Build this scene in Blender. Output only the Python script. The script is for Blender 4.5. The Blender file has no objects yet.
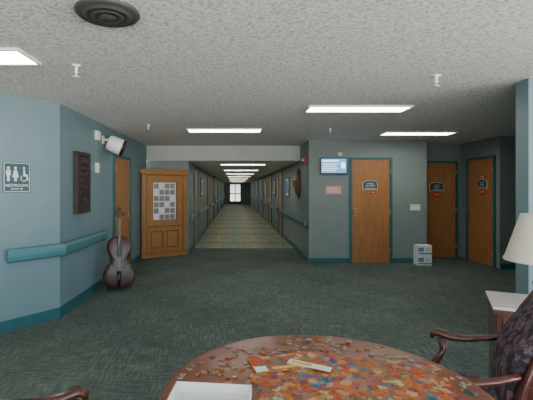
import bpy, bmesh, math, random
from mathutils import Vector, Matrix
random.seed(7)
sc=bpy.context.scene
PI=math.pi
# ------------------------------------------------------------ materials
def newmat(name):
    m=bpy.data.materials.new(name); m.use_nodes=True
    nt=m.node_tree; b=nt.nodes['Principled BSDF']
    return m,nt,b
def N(nt,t,**kw):
    n=nt.nodes.new(t)
    for k,v in kw.items(): setattr(n,k,v)
    return n
def pos(nt,scale=(1,1,1),rot=(0,0,0)):
    g=N(nt,'ShaderNodeNewGeometry'); m=N(nt,'ShaderNodeMapping')
    m.inputs['Scale'].default_value=scale; m.inputs['Rotation'].default_value=rot
    nt.links.new(g.outputs['Position'],m.inputs['Vector']); return m.outputs[0]
def noise(nt,vec,scale,detail=3,rough=.5):
    n=N(nt,'ShaderNodeTexNoise'); n.inputs['Scale'].default_value=scale
    n.inputs['Detail'].default_value=detail; n.inputs['Roughness'].default_value=rough
    nt.links.new(vec,n.inputs['Vector']); return n.outputs['Fac']
def ramp(nt,fac,stops):
    r=N(nt,'ShaderNodeValToRGB'); e=r.color_ramp.elements
    while len(e)<len(stops): e.new(.5)
    for i,(p,c) in enumerate(stops):
        e[i].position=p; e[i].color=(*c,1)
    nt.links.new(fac,r.inputs[0]); return r.outputs[0]
def mix(nt,fac,a,b,mode='MIX'):
    m=N(nt,'ShaderNodeMix',data_type='RGBA',blend_type=mode)
    for s,i in ((fac,0),(a,6),(b,7)):
        if hasattr(s,'links'): nt.links.new(s,m.inputs[i])
        else: m.inputs[i].default_value = s if i==0 else (*s,1)
    return m.outputs[2]
def bump(nt,b,h,strength,dist):
    n=N(nt,'ShaderNodeBump'); n.inputs['Strength'].default_value=strength
    n.inputs['Distance'].default_value=dist
    nt.links.new(h,n.inputs['Height']); nt.links.new(n.outputs[0],b.inputs['Normal'])
def plain(name,col,rough=.6,var=.12,scale=12,metal=0,bmp=0,emit=None,es=0):
    m,nt,b=newmat(name)
    f=noise(nt,pos(nt),scale)
    c=ramp(nt,f,[(.3,tuple(x*(1-var) for x in col)),(.7,tuple(min(1,x*(1+var)) for x in col))])
    nt.links.new(c,b.inputs['Base Color']); b.inputs['Roughness'].default_value=rough
    b.inputs['Metallic'].default_value=metal
    if bmp: bump(nt,b,noise(nt,pos(nt),150,2),bmp,.004)
    if emit: 
        b.inputs['Emission Color'].default_value=(*emit,1); b.inputs['Emission Strength'].default_value=es
    return m
def wood(name,c1,c2,rough=.4,grain=(18,18,1.4),coat=0):
    m,nt,b=newmat(name)
    f=noise(nt,pos(nt,grain),2.0,6,.6)
    c=ramp(nt,f,[(.3,c1),(.7,c2)])
    nt.links.new(c,b.inputs['Base Color']); b.inputs['Roughness'].default_value=rough
    b.inputs['Coat Weight'].default_value=coat; b.inputs['Coat Roughness'].default_value=.15
    return m
WALL=plain('wall_paint_teal_grey',(.160,.205,.198),.55,.05,4,bmp=.15)
WALLB=plain('wall_paint_daylit_blue',(.135,.215,.245),.5,.05,4,bmp=.15)  # bluish daylight on the near walls put into the paint colour
HEAD=plain('header_paint_pale',(.42,.46,.44),.7,.05,4,bmp=.1)
TEAL=plain('teal_trim',(.018,.10,.115),.45,.1)
RAIL=plain('teal_handrail_vinyl',(.055,.17,.20),.4,.08)
DOORW=wood('oak_door_veneer',(.25,.108,.036),(.35,.165,.06),.4)
CABW=wood('golden_oak',(.27,.125,.035),(.38,.19,.062),.4)
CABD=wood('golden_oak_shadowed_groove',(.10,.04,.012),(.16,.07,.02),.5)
MAHO=wood('mahogany_table_top',(.14,.045,.024),(.21,.075,.038),.38,(2,14,14),.1)
DARKW=wood('dark_cherry',(.045,.012,.008),(.10,.025,.014),.3,(10,10,3),.4)
CARV=wood('cello_varnish',(.024,.007,.004),(.065,.019,.009),.4,(12,12,2),.15)
CARVL=wood('carved_light_wood',(.08,.04,.022),(.16,.085,.045),.5,(9,9,3))
ARTW=wood('weathered_art_wood',(.013,.010,.008),(.05,.036,.027),.6,(20,20,6))
WHITE=plain('white_plastic',(.75,.76,.75),.4,.03)
CREAM=plain('cream_plastic',(.6,.56,.38),.4,.03)
PAPER=plain('white_paper',(.7,.7,.68),.7,.05)
BLACK=plain('black_plastic',(.012,.012,.013),.35,.1)
DKGREY=plain('dark_grey_metal',(.055,.055,.055),.5,.1)
GREY=plain('grey_metal',(.3,.3,.3),.4,.1,metal=.7)
BRASS=plain('brass',(.55,.38,.13),.3,.1,metal=1)
SIGNB=plain('sign_navy',(.012,.06,.085),.45,.05)
RED=plain('sign_red',(.5,.02,.015),.5,.05)
PINK=plain('notice_peach',(.62,.33,.27),.6,.05)
SHADE=plain('lampshade_linen',(.66,.62,.54),.8,.03,60)
BLUEP=plain('package_blue',(.10,.25,.45),.5,.1,30)
YEL=plain('print_yellow',(.6,.38,.04),.5,.1)
MARB=plain('white_marble',(.6,.58,.55),.3,.08,8)
SCREEN=plain('tv_screen_lit',(.02,.08,.2),.3,.02,emit=(.12,.42,.95),es=1.5)
SCREENW=plain('tv_screen_text',(.8,.8,.8),.3,.02,emit=(.9,.95,1),es=1.8)
m,nt,b=newmat('light_diffuser'); b.inputs['Base Color'].default_value=(.9,.9,.9,1)
b.inputs['Emission Color'].default_value=(1,.95,.87,1); b.inputs['Emission Strength'].default_value=21; DIFF=m
m,nt,b=newmat('dimming_door_glass'); nt.nodes.remove(b); tb=N(nt,'ShaderNodeBsdfTransparent'); tb.inputs[0].default_value=(.14,.15,.145,1)  # dark tint added to dim the bright world behind the exit door
nt.links.new(tb.outputs[0],nt.nodes['Material Output'].inputs[0]); TINT=m
# ceiling popcorn
m,nt,b=newmat('popcorn_ceiling')
p=pos(nt); f=noise(nt,p,42,4,.75)
c=ramp(nt,f,[(.36,(.42,.415,.405)),(.5,(.80,.79,.77)),(.64,(.93,.92,.90))])
nt.links.new(c,b.inputs['Base Color']); b.inputs['Roughness'].default_value=.95
bump(nt,b,f,.4,.014); CEIL=m
CEILC=plain('corridor_ceiling_tile',(.74,.73,.68),.9,.05,20)
# carpet
m,nt,b=newmat('carpet_green_lines')
a=noise(nt,pos(nt,(6,80,1)),1,3,.65); d=noise(nt,pos(nt,(80,6,1)),1,3,.65)
ck=N(nt,'ShaderNodeTexChecker'); ck.inputs['Scale'].default_value=1.64; nt.links.new(pos(nt),ck.inputs['Vector'])
ra=ramp(nt,a,[(.47,(0,0,0)),(.62,(1,1,1))]); rd=ramp(nt,d,[(.47,(0,0,0)),(.62,(1,1,1))])
L=mix(nt,ck.outputs['Fac'],mix(nt,.35,ra,rd),mix(nt,.65,ra,rd))
bw=N(nt,'ShaderNodeRGBToBW'); nt.links.new(L,bw.inputs[0])
fine=noise(nt,pos(nt),220,2)
base_=ramp(nt,fine,[(.3,(.033,.050,.046)),(.7,(.062,.088,.080))])
c=mix(nt,bw.outputs[0],base_,(.130,.168,.150))
big=noise(nt,pos(nt),1.2,2)
c=mix(nt,1,c,ramp(nt,big,[(.3,(.88,.88,.88)),(.7,(1.12,1.11,1.08))]),'MULTIPLY')
c=mix(nt,1,c,mix(nt,ck.outputs['Fac'],(.95,.96,.96),(1.05,1.04,1.03)),'MULTIPLY')
nt.links.new(c,b.inputs['Base Color']); b.inputs['Roughness'].default_value=.95; b.inputs['Specular IOR Level'].default_value=.2
bump(nt,b,fine,.5,.006); CARPET=m
m,nt,b=newmat('carpet_corridor_diamonds')
ck=N(nt,'ShaderNodeTexChecker'); ck.inputs['Scale'].default_value=1.45; nt.links.new(pos(nt,(1,.62,1),rot=(0,0,PI/4)),ck.inputs['Vector'])
c=mix(nt,ck.outputs['Fac'],(.25,.20,.075),(.07,.135,.105))
c=mix(nt,.45,c,ramp(nt,noise(nt,pos(nt,(1,.5,1)),11,4,.7),[(.42,(.05,.11,.09)),(.58,(.30,.25,.11))]))
wv=N(nt,'ShaderNodeTexWave',wave_type='BANDS',bands_direction='Y'); wv.inputs['Scale'].default_value=.16; nt.links.new(pos(nt),wv.inputs['Vector'])
c=mix(nt,ramp(nt,wv.outputs['Fac'],[(.80,(0,0,0)),(.84,(.75,.75,.75))]),c,(.06,.11,.09))
nt.links.new(c,b.inputs['Base Color']); b.inputs['Roughness'].default_value=.7; b.inputs['Specular IOR Level'].default_value=.4; CARPET2=m
# puzzle prints
def puzzle(name,stops,ns,vs,k=.3,rough=.55):
    m,nt,b=newmat(name)
    v=N(nt,'ShaderNodeTexVoronoi'); v.inputs['Scale'].default_value=vs
    nt.links.new(pos(nt),v.inputs['Vector'])
    sep=N(nt,'ShaderNodeSeparateColor'); nt.links.new(v.outputs['Color'],sep.inputs[0])
    c1=ramp(nt,noise(nt,pos(nt),ns,5,.65),stops)
    n2=len(stops); c2=ramp(nt,sep.outputs[0],[(i/n2,stops[(i*3)%n2][1]) for i in range(n2)])
    c=mix(nt,k,c1,c2)
    nt.links.new(c,b.inputs['Base Color']); b.inputs['Roughness'].default_value=rough; b.inputs['Specular IOR Level'].default_value=.2
    return m
ST=[(.36,(.005,.02,.08)),(.415,(.02,.16,.26)),(.45,(.34,.012,.006)),(.49,(.55,.20,.01)),(.525,(.06,.02,.01)),(.56,(.5,.07,.01)),(.60,(.03,.12,.04)),(.65,(.7,.55,.28))]
PUZ=puzzle('jigsaw_print',ST,11,34,.45); BOXP=puzzle('box_lid_print',ST,16,30,.45)
PIECE=puzzle('loose_piece_print',[(.4,(.22,.10,.05)),(.5,(.42,.34,.24)),(.55,(.10,.12,.14)),(.6,(.34,.30,.22))],30,60,.5)
m,nt,b=newmat('floral_upholstery'); FAB=m
b.inputs['Roughness'].default_value=.9; b.inputs['Specular IOR Level'].default_value=.2
c=ramp(nt,noise(nt,pos(nt),24,3,.6),[(.40,(.03,.022,.035)),(.50,(.06,.045,.06)),(.58,(.16,.11,.12)),(.66,(.08,.025,.03))])
nt.links.new(c,b.inputs['Base Color'])
# ------------------------------------------------------------ mesh builder
def F(x,y,z=0,deg=0): return Matrix.Translation((x,y,z))@Matrix.Rotation(math.radians(deg),4,'Z')
class B:
    def __init__(s,name,M=None): s.name=name; s.bm=bmesh.new(); s.m=[]; s.M=M or Matrix.Identity(4)
    def mi(s,mat):
        if mat not in s.m: s.m.append(mat)
        return s.m.index(mat)
    def faces(s,vs,fs,mat,smooth=False,M=None):
        T=s.M@(M or Matrix.Identity(4)); V=[s.bm.verts.new(T@Vector(v)) for v in vs]; i=s.mi(mat)
        for f in fs:
            try:
                q=s.bm.faces.new([V[k] for k in f]); q.material_index=i; q.smooth=smooth
            except ValueError: pass
        return s
    def box(s,x0,x1,y0,y1,z0,z1,mat,M=None):
        vs=[(x,y,z) for x in (x0,x1) for y in (y0,y1) for z in (z0,z1)]
        return s.faces(vs,[(0,1,3,2),(4,6,7,5),(0,4,5,1),(2,3,7,6),(0,2,6,4),(1,5,7,3)],mat,M=M)
    def prism(s,poly,z0,z1,mat,M=None):
        n=len(poly); vs=[(x,y,z0) for x,y in poly]+[(x,y,z1) for x,y in poly]
        fs=[tuple(range(n-1,-1,-1)),tuple(range(n,2*n))]+[(i,(i+1)%n,n+(i+1)%n,n+i) for i in range(n)]
        return s.faces(vs,fs,mat,M=M)
    def loft(s,rings,mat,smooth=True,cap=True,M=None):
        n=len(rings[0]); vs=[v for r in rings for v in r]; fs=[]
        for k in range(len(rings)-1):
            for i in range(n): fs.append((k*n+i,k*n+(i+1)%n,(k+1)*n+(i+1)%n,(k+1)*n+i))
        if cap: fs+= [tuple(range(n-1,-1,-1)),tuple(range((len(rings)-1)*n,len(rings)*n))]
        return s.faces(vs,fs,mat,smooth,M)
    def lathe(s,prof,mat,c=(0,0,0),seg=32,M=None,cap=True):
        return s.loft([[(c[0]+r*math.cos(2*PI*i/seg),c[1]+r*math.sin(2*PI*i/seg),c[2]+z) for i in range(seg)] for r,z in prof],mat,True,cap,M)
    def tube(s,pts,rad,mat,seg=10,flat=1.0,M=None):
        P=[Vector(p) for p in pts]; R=rad if isinstance(rad,(list,tuple)) else [rad]*len(P)
        rings=[]; 
        for k,p in enumerate(P):
            d=(P[min(k+1,len(P)-1)]-P[max(k-1,0)]).normalized()
            up=Vector((0,0,1)) if abs(d.z)<.95 else Vector((0,1,0))
            a=d.cross(up).normalized(); c=a.cross(d)
            rings.append([p+a*R[k]*math.cos(2*PI*i/seg)+c*R[k]*flat*math.sin(2*PI*i/seg) for i in range(seg)])
        return s.loft(rings,mat,M=M)
    def done(s,bev=0,parent=None,subsurf=0):
        bmesh.ops.recalc_face_normals(s.bm,faces=s.bm.faces)
        lo=Vector([min(v.co[i] for v in s.bm.verts) for i in range(3)]); hi=Vector([max(v.co[i] for v in s.bm.verts) for i in range(3)])
        o=Vector(((lo.x+hi.x)/2,(lo.y+hi.y)/2,lo.z))
        for v in s.bm.verts: v.co-=o
        me=bpy.data.meshes.new(s.name); s.bm.to_mesh(me); s.bm.free()
        for m in s.m: me.materials.append(m)
        ob=bpy.data.objects.new(s.name,me); sc.collection.objects.link(ob)
        ob.location=o
        if bev:
            q=ob.modifiers.new('bev','BEVEL'); q.width=bev; q.segments=2; q.limit_method='ANGLE'; q.angle_limit=math.radians(50)
        return ob
def text(s,size,mat,M,parent,name='lettering',ext=.001):
    c=bpy.data.curves.new(name,'FONT'); c.body=s; c.size=size; c.align_x='CENTER'; c.align_y='CENTER'; c.extrude=ext
    c.materials.append(mat); o=bpy.data.objects.new(name,c); sc.collection.objects.link(o)
    W=M@Matrix.Rotation(PI/2,4,'X')
    o.parent=parent
    o.matrix_parent_inverse=Matrix.Translation(parent.location).inverted(); o.matrix_basis=W
    return o
# ------------------------------------------------------------ room
H=2.41; HC=2.08; YC=8.95; YE=38.0; XL=-1.97; CL=-1.04; CR=1.45
B('floor').prism([(-3.7,-3.1),(7,-3.1),(7,9.8),(-3.7,9.8)],-.1,0,CARPET).done()
B('floor_corridor').box(-1.2,1.6,9.8,YE,-.1,0,CARPET2).done()
B('ceiling').box(-3.7,7,-3.1,8.9,H,H+.1,CEIL).done()
B('ceiling_corridor').box(-1.14,1.55,9.02,YE,HC,HC+.1,CEILC).done()
B('wall_header').box(XL,CR,8.9,9.02,HC,H,HEAD).done()
dl=math.hypot(.38,.5)
dA=math.degrees(math.atan2(.5,.38))
def diag(t): return (-2.35+.38*t,4.0+.5*t)
A=(-3.49,2.5); C=(XL,4.5)
B('wall_left_angled').prism([A,C,(C[0]-.1,C[1]+.06),(A[0]-.1,A[1]+.06)],0,H,WALLB).done()
B('wall_left').box(XL-.1,XL,4.5,8.9,0,H,WALLB).done()
B('wall_corridor_entry').box(XL-.1,CL,YC,YC+.1,0,HC,WALL).done()
B('wall_corridor_left').box(CL-.1,CL,YC+.1,YE,0,HC,WALL).done()
B('wall_back').box(CR,3.76,7.84,7.94,0,H,WALL).done()
B('wall_corridor_right').box(CR,CR+.1,7.94,YE,0,H,WALL).done()
B('wall_recess_side').box(3.66,3.76,7.94,8.5,0,H,WALL).done()
B('wall_recess_back').box(3.66,4.9,8.5,8.6,0,H,WALL).done()
B('wall_recess_right').box(4.8,4.9,7.35,8.5,0,H,WALL).done()
B('wall_far_right').box(4.8,6.9,7.25,7.35,0,H,WALL).done()
B('wall_right_pier').box(2.54,4.0,3.46,3.62,0,H,WALLB).done()
B('wall_right_north').box(4.0,7,3.52,3.62,0,H,WALLB).done()
B('wall_right_outer').box(6.9,7,3.62,7.25,0,H,WALL).done()
B('wall_left_room').box(-3.6,-3.5,-3,2.5,0,H,WALLB).done()
z0,z1=.2,2.3
w=B('wall_behind_camera'); 
w.box(-3.6,4,-3.1,-3,0,z0,WALLB).box(-3.6,4,-3.1,-3,z1,H,WALLB).box(-3.6,-3,-3.1,-3,z0,z1,WALLB).box(3.5,4,-3.1,-3,z0,z1,WALLB).box(.1,.4,-3.1,-3,z0,z1,WALLB).done()
w=B('wall_right_room')
w.box(4,4.1,-3.1,3.52,0,z0,WALLB).box(4,4.1,-3.1,3.52,z1,H,WALLB).box(4,4.1,-3.1,-2.3,z0,z1,WALLB).box(4,4.1,2.7,3.52,z0,z1,WALLB).done()
def window(name,M,wd):
    w=B(name,M)
    w.box(-wd/2,wd/2,-.03,.03,z0,z0+.05,WHITE).box(-wd/2,wd/2,-.03,.03,z1-.05,z1,WHITE)
    n=3
    for i in range(n+1):
        x=-wd/2+.03+(wd-.06)*i/n; w.box(x-.03,x+.03,-.03,.03,z0,z1,WHITE)
    w.done()
window('window_1',F(-1.45,-3.05),3.1); window('window_2',F(1.95,-3.05),3.1); window('window_3',F(4.05,.2,0,90),5.0)
for (x,y,wd,rz,hh,zc) in ((-1.45,-3.12,3.1,0,z1-z0,1.25),(1.95,-3.12,3.1,0,z1-z0,1.25),(4.12,.2,5.0,90,z1-z0,1.25),(.1,YE+.12,1.1,180,1.9,.98)):
    l=bpy.data.lights.new('window_portal','AREA'); l.shape='RECTANGLE'; l.size=wd; l.size_y=hh
    l.cycles.is_portal=True
    o=bpy.data.objects.new('window_portal',l); sc.collection.objects.link(o)
    o.matrix_world=F(x,y,zc,rz)@Matrix.Rotation(PI/2,4,'X')   # -Z -> +Y
# corridor end: wall with glazed door
e=B('wall_corridor_end'); e.box(CL-.1,-.55,YE,YE+.1,0,HC,WALL).box(.60,CR+.1,YE,YE+.1,0,HC,WALL).box(-.55,.60,YE,YE+.1,1.98,HC,WALL).done()
d=B('door_exit_glazed'); d.box(-.55,-.45,YE-.07,YE-.005,0,1.98,TEAL).box(.50,.60,YE-.07,YE-.005,0,1.98,TEAL).box(-.02,.06,YE-.07,YE-.005,0,1.98,TEAL).box(-.45,.50,YE-.06,YE-.01,0,.3,TEAL).box(-.45,.50,YE-.06,YE-.01,.95,1.05,TEAL).box(-.45,.50,YE-.06,YE-.01,1.88,1.98,TEAL)
d.faces([(-.45,YE-.03,.3),(.5,YE-.03,.3),(.5,YE-.03,1.88),(-.45,YE-.03,1.88)],[(0,1,2,3)],TINT).done()
# baseboards
def base(name,x,y,deg,l,h=.1): B(name,F(x,y,0,deg)).box(0,l,-.014,-.001,0,h,TEAL).done()
base('baseboard_left_angled',-3.49,2.5,dA,2.51,.12)
base('baseboard_left',XL,4.5,90,1.88,.12); base('baseboard_left_far',XL,7.55,90,.72)
base('baseboard_back_1',CR,7.84,0,.79); base('baseboard_back_2',3.09,7.84,0,.67)
base('baseboard_far_right',4.8,7.25,0,2.1)
base('baseboard_pier',2.54,3.46,0,1.46)
base('baseboard_corridor_entry',XL,YC,0,.93)
# doors --------------------------------------------------
def door(name,M,w,h=2.02,mat=DOORW,handle=1,f=.045):
    d=B(name,M)
    d.box(-w/2-f,-w/2,-.035,-.001,0,h+f,TEAL).box(w/2,w/2+f,-.035,-.001,0,h+f,TEAL).box(-w/2,w/2,-.035,-.001,h,h+f,TEAL)
    d.box(-w/2+.003,w/2-.003,-.018,-.001,.008,h-.004,mat)
    hx=handle*(w/2-.07)
    d.box(hx-.025,hx+.025,-.022,-.018,.93,1.07,BRASS)
    d.lathe([(.008,0),(.008,.04),(.026,.045),(.028,.065),(.012,.075)],BRASS,M=Matrix.Translation((hx,-.02,1.0))@Matrix.Rotation(PI/2,4,'X'),seg=14)
    for z in (.25,1.0,1.8):
        d.box(-handle*(w/2)-.008,-handle*(w/2)+.008,-.04,-.018,z-.045,z+.045,BRASS)
    return d.done()
door('door_1',F(2.66,7.84),.74,handle=-1)
door('door_2',F(4.26,8.5),.84,2.0,handle=-1)
door('door_3',F(4.8,7.80,0,-90),.80,2.03,handle=-1)
door('door_4',F(XL,6.95,0,90),.94,1.98,handle=1)
door('door_5',F(*diag(-.95),0,dA),.9,2.03)
kl=[10.5,15.5,19.5,24,29,34]; kr=[12.6,16.2,20.5,25,30.2,35]
n=6
for y in kl: door('door_%d'%n,F(CL,y,0,90),.9,1.95); n+=1
for y in kr: door('door_%d'%n,F(CR,y,0,-90),.9,1.95,handle=-1); n+=1
# handrails
prof=[(-.055,.70),(-.075,.72),(-.082,.76),(-.082,.80),(-.07,.835),(-.045,.845),(-.03,.82),(-.03,.72)]
def railseg(r,M,l,e0=0,e1=0):
    """straight rail; e0/e1 = mitre slopes so two rails meet at a wall corner"""
    r.M=M
    r.loft([[(0+e0*(-y),y,z) for y,z in prof],[(l+e1*(-y),y,z) for y,z in prof]],RAIL,smooth=False)
    k=max(2,int(l/.9)+1)
    for i in range(k):
        x=.08+(l-.16)*i/(k-1); r.box(x-.03,x+.03,-.04,-.001,.735,.80,TEAL)
def rail(M,l):
    r=B('handrail',M); railseg(r,M,l); r.done(.004)
hm=math.tan(math.radians((90-dA)/2))
r=B('handrail'); railseg(r,F(*diag(.07),0,dA),dl*.93,0,hm); railseg(r,F(XL,4.5,0,90),1.44,-hm,0); r.done(.003)
yl=9.1
for y in kl+[38.5]:
    a,b2=yl,y-.56
    if b2-a>.3: rail(F(CL,a,0,90),b2-a); base('baseboard_corridor_left',CL,a,90,b2-a)
    yl=y+.56
yl=7.9
for y in kr+[38.5]:
    a,b2=yl,y-.56
    if b2-a>.3: rail(F(CR,b2,0,-90),b2-a); base('baseboard_corridor_right',CR,b2,-90,b2-a)
    yl=y+.56
# ceiling lights
def clight(x,y,wx=1.2,wy=.33,z=H):
    l=B('ceiling_light',F(x,y,z))
    a,c=wx/2,wy/2
    l.box(-a,a,-c,-c+.02,-.02,-.001,WHITE).box(-a,a,c-.02,c,-.02,-.001,WHITE).box(-a,-a+.02,-c+.02,c-.02,-.02,-.001,WHITE).box(a-.02,a,-c+.02,c-.02,-.02,-.001,WHITE)
    l.box(-a+.02,a-.02,-c+.02,c-.02,-.012,-.002,DIFF); l.done()
clight(1.45,4.75); clight(-.17,6.5); clight(3.12,6.85); clight(-2.07,2.88)
for y in (10.1,13.2,16.3,19.5,23,26.5,30,34): clight(.2,y,1.15,.3,HC)
# round diffuser
v=B('ceiling_vent',F(-.69,2.17,H))
v.lathe([(.17,-.001),(.172,-.008),(.16,-.02),(.13,-.012),(.125,-.03),(.10,-.03),(.095,-.016),(.085,-.034),(.06,-.034),(.055,-.02),(.045,-.038),(.001,-.04)],DKGREY,seg=40).done()
def sprink(x,y,s=1.0):
    q=B('sprinkler_head',F(x,y,H))
    q.lathe([(.035*s,-.001),(.035*s,-.008),(.012*s,-.012),(.012*s,-.05*s),(.018*s,-.052*s),(.018*s,-.06*s),(.004,-.064*s),(.004,-.085*s),(.028*s,-.088*s),(.028*s,-.092*s)],WHITE,seg=16)
    q.tube([(-.012*s,0,-.055*s),(-.02*s,0,-.07*s),(0,0,-.088*s)],.003*s,GREY,6).tube([(.012*s,0,-.055*s),(.02*s,0,-.07*s),(0,0,-.088*s)],.003*s,GREY,6).done()
sprink(-1.23,3.1); sprink(1.7,3.38); sprink(-1.3,6.0,.8); sprink(1.5,6.3,.8)
# restroom sign -----------------------------------------
Ms=F(*diag(.2526),1.57,dA)
s=B('restroom_sign',Ms); s.box(-.135,.135,-.012,-.002,-.155,.155,SIGNB)
for t in ((-.128,.128,-.148,-.143),(-.128,.128,.143,.148)): s.box(t[0],t[1],-.014,-.012,t[2],t[3],PAPER)
s.box(-.128,-.123,-.014,-.012,-.143,.143,PAPER).box(.123,.128,-.014,-.012,-.143,.143,PAPER)
def disc(s,x,z,r,mat,y0=-.014,y1=-.012,k=14): 
    s.loft([[(x+r*math.cos(2*PI*i/k),y,z+r*math.sin(2*PI*i/k)) for i in range(k)] for y in (y0,y1)],mat,smooth=False)
def vpoly(s,pts,mat,y0=-.014,y1=-.012): s.loft([[(x,y,z) for x,z in pts] for y in (y0,y1)],mat,smooth=False)
x=-.085; disc(s,x,.095,.014,PAPER); vpoly(s,[(x-.022,.075),(x+.022,.075),(x+.022,.02),(x+.012,.02),(x+.012,-.04),(x-.012,-.04),(x-.012,.02),(x-.022,.02)],PAPER)
x=-.015; disc(s,x,.095,.014,PAPER); vpoly(s,[(x-.014,.075),(x+.014,.075),(x+.032,.0),(x+.012,.0),(x+.012,-.04),(x-.012,-.04),(x-.012,.0),(x-.032,.0)],PAPER)
x=.07; disc(s,x,.098,.012,PAPER); vpoly(s,[(x-.008,.08),(x+.01,.08),(x+.012,.035),(x+.035,.03),(x+.045,-.03),(x+.033,-.03),(x+.022,.012),(x-.006,.012)],PAPER)
R=.03
s.tube([(x-.002+R*math.cos(a),-.013,-.008+R*math.sin(a)) for a in [2.2+i*.35 for i in range(12)]],.004,PAPER,6)
so=s.done(); text('RESTROOMS',.04,PAPER,Ms@Matrix.Translation((0,-.014,-.085)),so); text('ROOM 101',.025,PAPER,Ms@Matrix.Translation((0,-.014,-.12)),so)
# carved wall panel on left wall
a=B('carved_wall_panel',F(XL,5.09,1.53,90)); a.box(-.225,.225,-.03,-.002,-.385,.385,ARTW)
for t in ((-.225,-.18,-.385,.385),(.18,.225,-.385,.385),(-.18,.18,.34,.385),(-.18,.18,-.385,-.34)): a.box(t[0],t[1],-.055,-.03,t[2],t[3],ARTW)
for i in range(5):
    for j in range(8):
        a.box(-.15+i*.062,-.15+i*.062+.045,-.045-random.random()*.02,-.03,-.31+j*.078,-.31+j*.078+.06,ARTW)
a.done(.004)
# devices on left wall
Md=F(XL,5.66,0,90)
a=B('fire_alarm_strobe',Md); a.box(-.06,.06,-.05,-.002,2.14,2.27,WHITE).box(-.025,.025,-.07,-.05,2.16,2.25,CREAM).done(.006)
a=B('thermostat',Md); a.box(-.045,.045,-.04,-.002,1.68,1.82,WHITE).box(-.03,.03,-.046,-.04,1.72,1.79,PAPER).done(.006)
a=B('security_camera')
Q=Matrix.Translation((-1.77,6.02,2.10))@Matrix.Rotation(math.radians(14),4,'Z')@Matrix.Rotation(math.radians(112),4,'Y')
a.lathe([(.07,-.15),(.105,-.14),(.118,-.10),(.122,.06),(.118,.08)],WHITE,seg=28,M=Q); a.lathe([(.124,.07),(.126,.115),(.105,.115),(.10,.10)],BLACK,seg=28,M=Q,cap=False); a.lathe([(.108,.081),(.10,.088),(.04,.09),(.03,.10),(.001,.102)],DKGREY,seg=28,M=Q)
a.tube([(XL+.004,5.98,2.18),(XL+.06,5.98,2.19),(-1.83,6.0,2.17)],.018,WHITE).box(XL+.001,XL+.012,5.93,6.03,2.12,2.24,WHITE); a.done()
# cello on its stand --------------------------------------
CX=-1.66
st=B('cello',F(CX,5.74,.03,14)@Matrix.Rotation(math.radians(-7),4,'X'))
half=[(.0,.0),(.10,.005),(.17,.04),(.215,.11),(.22,.18),(.20,.25),(.165,.30),(.175,.315),(.135,.345),(.118,.39),(.12,.44),(.15,.475),(.14,.49),(.165,.53),(.172,.59),(.155,.66),(.11,.71),(.05,.735),(.022,.74)]
half=[(x*1.02,z) for x,z in half]
out=[(x,z) for x,z in half]+[(-x,z) for x,z in reversed(half[1:])]
def crossr(k,y,cz=.37): return [(x*k,y,cz+(z-cz)*k) for x,z in out]
st.loft([crossr(.5,-.082),crossr(.82,-.076),crossr(.97,-.064),crossr(1,-.058)],CARV,cap=True)
st.loft([crossr(.965,-.058),crossr(.965,.052)],CARV,cap=False,smooth=False)
st.loft([crossr(1,.050),crossr(.97,.058),crossr(.82,.068),crossr(.5,.076)],CARV)
st.prism([(-.018,-.05),(.018,-.05),(.014,-.02),(-.014,-.02)],.70,1.0,CARV)
st.loft([[(-w2,-.052-e2,z),(w2,-.052-e2,z),(w2,-.066-e2,z),(0,-.072-e2,z),(-w2,-.066-e2,z)] for w2,z,e2 in ((.030,.45,.045),(.016,1.0,.0))],BLACK)
st.loft([[(-w2,-.088-e2,z),(w2,-.088-e2,z),(w2,-.10-e2,z),(-w2,-.10-e2,z)] for w2,z,e2 in ((.014,.03,0),(.032,.24,.02))],BLACK)
st.loft([[(-.045,y,.31),(.045,y,.31),(.03,y,.35),(.032,y,.39),(-.032,y,.39),(-.03,y,.35)] for y in (-.12,-.08)],CARVL,smooth=False)
for x in (-.018,-.006,.006,.018): st.tube([(x,-.115,.22),(x,-.125,.395),(x*.6,-.075,1.0)],.0012,PAPER,5)
for sg in (-1,1):
    st.tube([(sg*.075,-.086,.30),(sg*.088,-.084,.33),(sg*.078,-.085,.37),(sg*.068,-.086,.41),(sg*.08,-.084,.435)],[.008,.004,.004,.004,.008],BLACK,6)
    for z in (1.035,1.07): st.tube([(sg*.0,-.03,z+(.012 if sg>0 else 0)),(sg*.05,-.03,z+(.012 if sg>0 else 0)),(sg*.075,-.03,z+(.012 if sg>0 else 0))],[.006,.006,.013],BLACK,8)
st.tube([(0,-.035,.98),(0,-.03,1.05),(0,-.015,1.10),(0,-.02,1.135),(0,-.045,1.14),(0,-.055,1.12),(0,-.042,1.105)],[.020,.024,.020,.020,.020,.018,.012],CARVL,12)
st.M=F(CX,5.74,0,14)
for an in (90,215,325):
    c_,s_=math.cos(math.radians(an)),math.sin(math.radians(an)); st.tube([(0,.10,.16),(c_*.12,.10+s_*.07,.08),(c_*.20,.10+s_*.12,.012)],.009,BLACK,8)
st.tube([(0,.10,.12),(0,.135,.5)],.011,BLACK,8)
st.tube([(-.15,.02,.42),(-.14,.14,.47),(0,.15,.5),(.14,.14,.47),(.15,.02,.42)],.009,BLACK,8); st.done()
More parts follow.
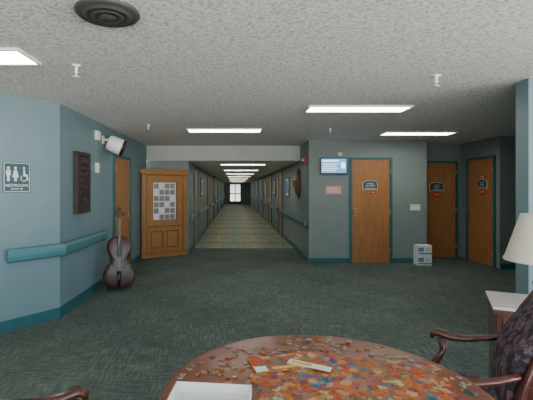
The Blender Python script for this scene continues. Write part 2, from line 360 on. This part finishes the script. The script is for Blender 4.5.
# display cabinet in corner ------------------------------
p0=Vector((-1.955,8.30)); p1=Vector((-1.07,8.90)); dv=(p1-p0); Lc=dv.length; dc=math.degrees(math.atan2(dv.y,dv.x))
c=B('oak_display_cabinet')
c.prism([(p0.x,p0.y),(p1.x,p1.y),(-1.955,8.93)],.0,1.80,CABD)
c.prism([(p0.x,p0.y-.03),(p1.x+.02,p1.y-.015),(p1.x+.02,8.93),(-1.955,8.93)],1.80,1.87,CABW)
c.M=F(p0.x,p0.y,0,dc)
c.box(.005,Lc-.005,-.045,-.001,1.755,1.80,CABW)
c.box(.01,Lc-.01,-.04,-.001,0,.09,CABW)
c.box(.015,.11,-.035,-.001,.10,1.745,CABW).box(Lc-.11,Lc-.015,-.035,-.001,.10,1.745,CABW)
c.box(.12,.26,-.028,-.001,.66,1.74,CABW).box(Lc-.26,Lc-.12,-.028,-.001,.66,1.74,CABW).box(.26,Lc-.26,-.028,-.001,.66,.78,CABW).box(.26,Lc-.26,-.028,-.001,1.60,1.74,CABW)
c.box(.12,.22,-.028,-.001,.10,.645,CABW).box(Lc-.22,Lc-.12,-.028,-.001,.10,.645,CABW).box(.22,Lc-.22,-.028,-.001,.10,.19,CABW).box(.22,Lc-.22,-.028,-.001,.555,.645,CABW)
c.box(Lc/2-.04,Lc/2+.04,-.028,-.001,.19,.555,CABW)
c.box(.24,Lc/2-.06,-.018,-.001,.21,.535,CABW).box(Lc/2+.06,Lc-.24,-.018,-.001,.21,.535,CABW)
c.box(.27,Lc-.27,-.006,-.001,.79,1.59,PAPER)
for i in range(6): 
    for j in range(4):
        x0=.285+j*(Lc-.57)/4; c.box(x0,x0+(Lc-.57)/4-.018,-.011,-.006,.80+i*.132,.80+i*.132+.105,GREY if (i*3+j)%4 else WHITE)
c.lathe([(.008,0),(.008,.012),(.016,.02),(.001,.03)],BRASS,M=Matrix.Translation((Lc-.18,-.028,1.1))@Matrix.Rotation(PI/2,4,'X'),seg=12)
c.done(.004)
# back wall things --------------------------------------
t=B('wall_television',F(1.925,7.84,1.90)); t.box(-.265,.265,-.05,-.012,-.165,.16,BLACK).box(-.243,.243,-.053,-.05,-.138,.138,SCREEN).box(-.1,.1,-.012,-.001,-.1,.1,BLACK)
t.box(-.22,.1,-.055,-.053,.085,.115,SCREENW)
for i in range(4): t.box(-.22,.08-.05*(i%2),-.055,-.053,.03-i*.042,.042-i*.042,SCREENW)
t.box(.14,.225,-.055,-.053,-.05,.07,SCREENW); t.done()
t=B('wall_sensor',F(2.05,7.84,2.13)); t.lathe([(.04,.001),(.04,.03),(.02,.045),(.001,.047)],WHITE,M=Matrix.Rotation(PI/2,4,'X'),seg=20).done()
t=B('paper_notice',F(1.93,7.84,1.43)); t.box(-.15,.15,-.006,-.001,-.075,.075,PINK); o=t.done()
text('PLEASE\nSIGN IN',.05,PAPER,F(1.93,7.84-.007,1.43),o)
def plaque(name,M,w,h,mat,txt,size,tm=PAPER,arch=False):
    s=B(name,M)
    if arch:
        pts=[(-w/2,-h/2),(w/2,-h/2),(w/2,h*.15)]+[(w/2*math.cos(a),h*.15+h*.35*math.sin(a)) for a in [PI*i/10 for i in range(1,10)]]+[(-w/2,h*.15)]
        s.loft([[(x*1.06,y+.001,z*1.08) for x,z in pts] for y in (-.028,-.020)],tm,smooth=False)
        s.loft([[(x,y,z) for x,z in pts] for y in (-.031,-.022)],mat,smooth=False)
        s.box(-w*.4,w*.4,-.033,-.031,-h*.42,-h*.37,tm)
    else: s.box(-w/2,w/2,-.03,-.022,-h/2,h/2,mat)
    o=s.done(); text(txt,size,tm,M@Matrix.Translation((0,-.033,0)),o); return o
plaque('office_sign',F(2.64,7.86,1.86),.29,.12,BLACK,'WELLNESS',.045,BRASS)
plaque('door_sign',F(2.64,7.84,1.53),.27,.17,SIGNB,'OFFICE\nACTIVITY',.045,PAPER,True)
plaque('door_sign',F(4.27,8.5,1.50),.28,.17,SIGNB,'STAFF\nONLY',.045,PAPER,True)
plaque('warning_sign',F(4.27,8.5,1.33),.15,.12,RED,'STOP',.045)
plaque('door_sign',F(4.8,7.72,1.55,-90),.26,.17,SIGNB,'STAFF\nONLY',.045,PAPER,True)
plaque('warning_sign',F(4.8,7.72,1.39,-90),.14,.11,RED,'STOP',.045)
plaque('warning_sign',F(4.8,7.72,1.68,-90),.22,.05,RED,'NOTICE',.03)
plaque('door_notice',F(2.70,7.84,1.38),.10,.05,RED,'PUSH',.025)
t=B('light_switch_plate',F(3.53,7.84,1.09)); t.box(-.10,.10,-.01,-.001,-.06,.06,CREAM)
for x in (-.055,0,.055): t.box(x-.012,x+.012,-.018,-.01,-.025,.025,PAPER)
t.done(.002)
# stacked cartons on floor
t=B('stacked_white_cartons',F(3.60,7.68)); 
for k in range(2):
    z=k*.192
    t.box(-.13+.004*k,.13,-.10,.10,z,z+.188,PAPER)
    t.box(-.125,.125,-.103,-.1,z+.02,z+.05,BLUEP).box(-.125,-.02,-.103,-.1,z+.07,z+.15,BLUEP).box(.01,.12,-.103,-.1,z+.12,z+.13,GREY).box(.01,.1,-.103,-.1,z+.09,z+.10,GREY)
    t.box(-.02,.02,-.10,.1,z+.188,z+.190,CREAM)
t.done(.003)
# wall mask + strobe on corridor right wall
t=B('carved_wall_mask',F(CR,9.05,1.57,-90)); 
t.loft([[(.17*s2*math.cos(a),-.002-d2,.30*s2*math.sin(a)) for a in [2*PI*i/24 for i in range(24)]] for s2,d2 in ((1,0),(1,.03),(.8,.07),(.45,.1),(.1,.11))],CARVL)
t.loft([[(.21*s2*math.cos(a),-.001-d2,.34*s2*math.sin(a)) for a in [2*PI*i/24 for i in range(24)]] for s2,d2 in ((1,0),(1,.02))],ARTW)
t.box(-.09,-.03,-.10,-.06,.05,.09,BLACK).box(.03,.09,-.10,-.06,.05,.09,BLACK).box(-.02,.02,-.14,-.08,-.06,.08,CARVL).box(-.06,.06,-.105,-.07,-.15,-.11,BLACK).done()
t=B('fire_alarm_strobe',F(CR,8.25,2.0,-90)); t.box(-.06,.06,-.05,-.002,-.01,.11,RED).box(-.03,.03,-.07,-.05,.02,.08,WHITE).done(.005)
for (x,y,dg) in ((CL,12.2,90),(CL,17.5,90),(CR,10.9,-90),(CR,14.4,-90),(CR,18.3,-90)):
    t=B('framed_picture',F(x,y,1.5,dg)); t.box(-.3,.3,-.03,-.002,-.28,.28,DKGREY).box(-.25,.25,-.034,-.03,-.23,.23,PAPER).box(-.18,.18,-.037,-.034,-.16,.16,BLUEP if y<13 else YEL).done()
# ------------------------------------------------------------ table
TX,TY,TZ=.31,1.37,.75; RT=.56
t=B('round_wooden_table',F(TX,TY,0))
t.lathe([(.001,TZ-.03),(RT-.02,TZ-.03),(RT,TZ-.022),(RT+.004,TZ-.012),(RT,TZ-.003),(RT-.012,TZ),(.001,TZ)],MAHO,seg=96)
t.lathe([(RT-.1,TZ-.085),(RT-.1,TZ-.03)],DARKW,seg=64,cap=False)
t.lathe([(.10,TZ-.03),(.10,TZ-.06),(.05,TZ-.1),(.045,.55),(.075,.45),(.085,.36),(.06,.28),(.075,.22),(.075,.14),(.04,.12)],DARKW,seg=28)
for i in range(4):
    an=PI/4+i*PI/2; cx,cy=math.cos(an),math.sin(an)
    t.tube([(cx*.05,cy*.05,.22),(cx*.18,cy*.18,.17),(cx*.32,cy*.32,.07),(cx*.40,cy*.40,.03)],[.035,.032,.028,.028],DARKW)
t.done()
PXc,PYc=.39,1.38
s=B('jigsaw_puzzle'); MJ=F(PXc,PYc,TZ+.001,-14); s.M=MJ
nx,ny,cell=42,36,.017
for i in range(nx):
    for j in range(ny):
        k=min(i,j,nx-1-i,ny-1-j)
        if k<2 and random.random()<(.4,.1)[k]: continue
        x=(i-nx/2)*cell; y=(j-ny/2)*cell
        wp=MJ@Vector((x,y,0))
        if wp.x<.075 and wp.y<1.41: continue
        if (wp-Vector((TX,TY,MJ.translation.z))).length>RT-.05: continue
        s.box(x,x+cell*.99,y,y+cell*.99,0,.0025+random.random()*.0003,PUZ)
def piece(x,y,a,z):
    c=.0085; pts=[]
    for q in range(4):
        r=Matrix.Rotation(q*PI/2,2)
        sg=random.choice((1,-1))
        for px_,py_ in ((-c,-c),(-.002,-c),(-.0035,-c-sg*.004),(0.0035,-c-sg*.004),(.002,-c)): 
            v=r@Vector((px_,py_)); pts.append((v.x,v.y))
    s.M=F(x,y,z,a); s.prism(pts,0,.003,PIECE if random.random()<.6 else PUZ)
cnt=0
while cnt<170:
    an=random.uniform(0,2*PI); r=random.uniform(.2,RT-.03); x=TX+r*math.cos(an); y=TY+r*math.sin(an)
    lx=Matrix.Rotation(math.radians(14),2)@Vector((x-PXc,y-PYc))
    if abs(lx.x)<.37 and abs(lx.y)<.32: continue
    if x<.10 and y<1.43: continue
    piece(x,y,random.uniform(0,360),TZ+.001); cnt+=1
s.M=Matrix.Identity(4); s.done()
Mb=F(.21,1.60,TZ+.0052,14)
t=B('puzzle_box_lid',Mb); t.box(-.15,.15,-.065,.065,0,.006,BOXP).box(-.148,-.10,-.063,-.02,.006,.0072,PAPER).box(-.08,.02,-.055,-.035,.006,.0072,YEL).box(-.14,-.11,.0,.045,.006,.0072,RED).done(.001)
t=B('puzzle_leaflet',F(.29,1.56,TZ+.0116,-28)); t.box(-.085,.085,-.02,.02,.001,.0022,PAPER).box(-.07,.01,-.012,.012,.0022,.0027,YEL).done()
t=B('white_box_tray',F(-.085,1.25,TZ+.001,-6)); t.box(-.13,.13,-.12,.12,0,.004,WHITE).box(-.13,.13,.116,.12,.004,.035,WHITE).box(-.13,.13,-.12,-.116,.004,.035,WHITE).box(-.13,-.126,-.116,.116,.004,.035,WHITE).box(.126,.13,-.116,.116,.004,.035,WHITE).box(-.1,.1,-.09,.08,.004,.006,PAPER).done()
# ------------------------------------------------------------ armchair (local +X forward)
def armchair(M):
    c=B('upholstered_armchair',M)
    W=.26; S=.08; L2=.06
    c.loft([[(x,y,z) for x,y in ((-.22+S,-W+.03),(-.22+S,W-.03),(.25,W),(.25,-W))] for z in (.36,.42)],DARKW,smooth=False)
    c.loft([[(.05+(x-.02)*k*.86,y*k,z) for x,y in ((-.21,-.23),(-.21,.23),(-.1,.245),(.1,.25),(.24,.255),(.255,.15),(.255,-.15),(.24,-.255),(.1,-.25),(-.1,-.245))] for k,z in ((.97,.42),(1,.44),(1,.465),(.93,.485),(.6,.495))],FAB)
    for sgn in (-1,1):
        y=sgn*W
        c.tube([(.24,y,0),(.245,y,.2),(.235,y,.42)],[.016,.02,.026],DARKW,12)
        c.tube([(.20,y,.38),(.17,y,.46),(.12,y,.54),(.10,y,.59),(.11,y,.645)],[.022,.022,.018,.018,.022],DARKW,12)
        c.tube([(-.27+S,sgn*.225,0),(-.235+S,sgn*.225,.2),(-.215+S,sgn*.225,.42),(-.245+S,sgn*.23,.65),(-.31+S-.02,sgn*.23,.86),(-.33+S-L2,sgn*.225,.96)],[.016,.02,.024,.022,.02,.018],DARKW,12)
        c.tube([(-.235+S,sgn*.235,.70),(-.08,y,.675),(.0,y+sgn*.012,.655),(.07,y+sgn*.015,.655),(.125,y+sgn*.015,.67),(.155,y+sgn*.015,.655),(.155,y+sgn*.015,.635)],[.018,.02,.023,.027,.028,.022,.012],DARKW,12,.75)
    rows=[]
    for k in range(9):
        f=k/8; z=.50+.44*f; x=-.215+S-.03*f-(.08+L2)*f*f; hw=.215; th=.012+.028*math.sin(PI*min(1,max(0,f*.9+.05)))
        rows.append([(x+th,-hw,z),(x+th*1.4,-hw*.6,z),(x+th*1.5,0,z),(x+th*1.4,hw*.6,z),(x+th,hw,z),(x-.02,hw,z),(x-.028,0,z),(x-.02,-hw,z)])
    c.loft(rows,FAB)
    c.tube([(-.33+S-L2,-.23,.945),(-.34+S-L2,-.12,.975),(-.345+S-L2,0,.985),(-.34+S-L2,.12,.975),(-.33+S-L2,.23,.945)],[.02,.024,.026,.024,.02],DARKW,12)
    c.done()
armchair(F(1.10,1.88,0,154))
armchair(F(-.61,1.24,0,24))
# nightstand + lamp
Mn=F(1.58,2.42,0,-27)
c=B('nightstand',Mn); w_,d_=.58,.40
c.box(0,w_,0,d_,.08,.70,DARKW).box(-.02,w_+.02,-.02,d_+.01,.70,.725,DARKW).box(-.02,w_+.02,-.02,d_+.01,.725,.742,MARB)
for i in range(3):
    z=.12+i*.193; c.box(.03,w_-.03,-.014,0,z,z+.178,DARKW)
    for x in (.12,w_-.12): 
        c.lathe([(.006,0),(.006,.015),(.016,.02),(.014,.032),(.001,.035)],BRASS,M=Matrix.Translation((x,-.014,z+.09))@Matrix.Rotation(PI/2,4,'X'),seg=14)
for x in (.0,w_-.05):
    for y in (0,d_-.05): c.box(x,x+.05,y,y+.05,0,.08,DARKW)
c.done(.004)
lp=Mn@Vector((.265,.20,0))
Ml=Matrix.Translation((lp.x+.0,lp.y,.744))
c=B('table_lamp',Ml)
c.lathe([(.08,0),(.08,.012),(.05,.02),(.02,.04),(.018,.06),(.045,.09),(.055,.12),(.03,.17),(.012,.2),(.01,.36),(.001,.37)],BRASS,seg=28)
c.lathe([(.205,.26),(.115,.55)],SHADE,seg=48,cap=False); c.lathe([(.202,.262),(.113,.548)],SHADE,seg=48,cap=False)
c.lathe([(.206,.258),(.208,.27),(.203,.272)],SHADE,seg=48,cap=False)
c.tube([(-.112,0,.54),(0,0,.52),(.112,0,.54)],.003,BRASS,6).lathe([(.004,.36),(.004,.56),(.012,.57),(.001,.585)],BRASS,seg=12)
c.done()
# ------------------------------------------------------------ world (sky above, brighter lower half added to light the ceiling) + camera
wd=bpy.data.worlds.new('daylight'); sc.world=wd; wd.use_nodes=True
nt=wd.node_tree; bg=nt.nodes['Background']
tc=nt.nodes.new('ShaderNodeTexCoord'); sx=nt.nodes.new('ShaderNodeSeparateXYZ'); nt.links.new(tc.outputs['Generated'],sx.inputs[0])
mr=nt.nodes.new('ShaderNodeMapRange'); mr.inputs[1].default_value=-1; mr.inputs[2].default_value=1
nt.links.new(sx.outputs['Z'],mr.inputs[0])
cr=nt.nodes.new('ShaderNodeValToRGB'); e=cr.color_ramp.elements
e[0].position=.485; e[0].color=(1,.95,.88,1); e[1].position=.515; e[1].color=(.34,.42,.49,1)
nt.links.new(mr.outputs[0],cr.inputs[0]); nt.links.new(cr.outputs[0],bg.inputs[0]); bg.inputs[1].default_value=16.0
cd=bpy.data.cameras.new('camera'); cam=bpy.data.objects.new('camera',cd); sc.collection.objects.link(cam); sc.camera=cam
cam.location=(0,0,1.45); cam.rotation_euler=(PI/2,0,0)
cd.sensor_width=36; cd.lens=36*400/533; cd.shift_x=(266.5-235)/533; cd.shift_y=-(200-189)/533; cd.clip_start=.05; cd.clip_end=200
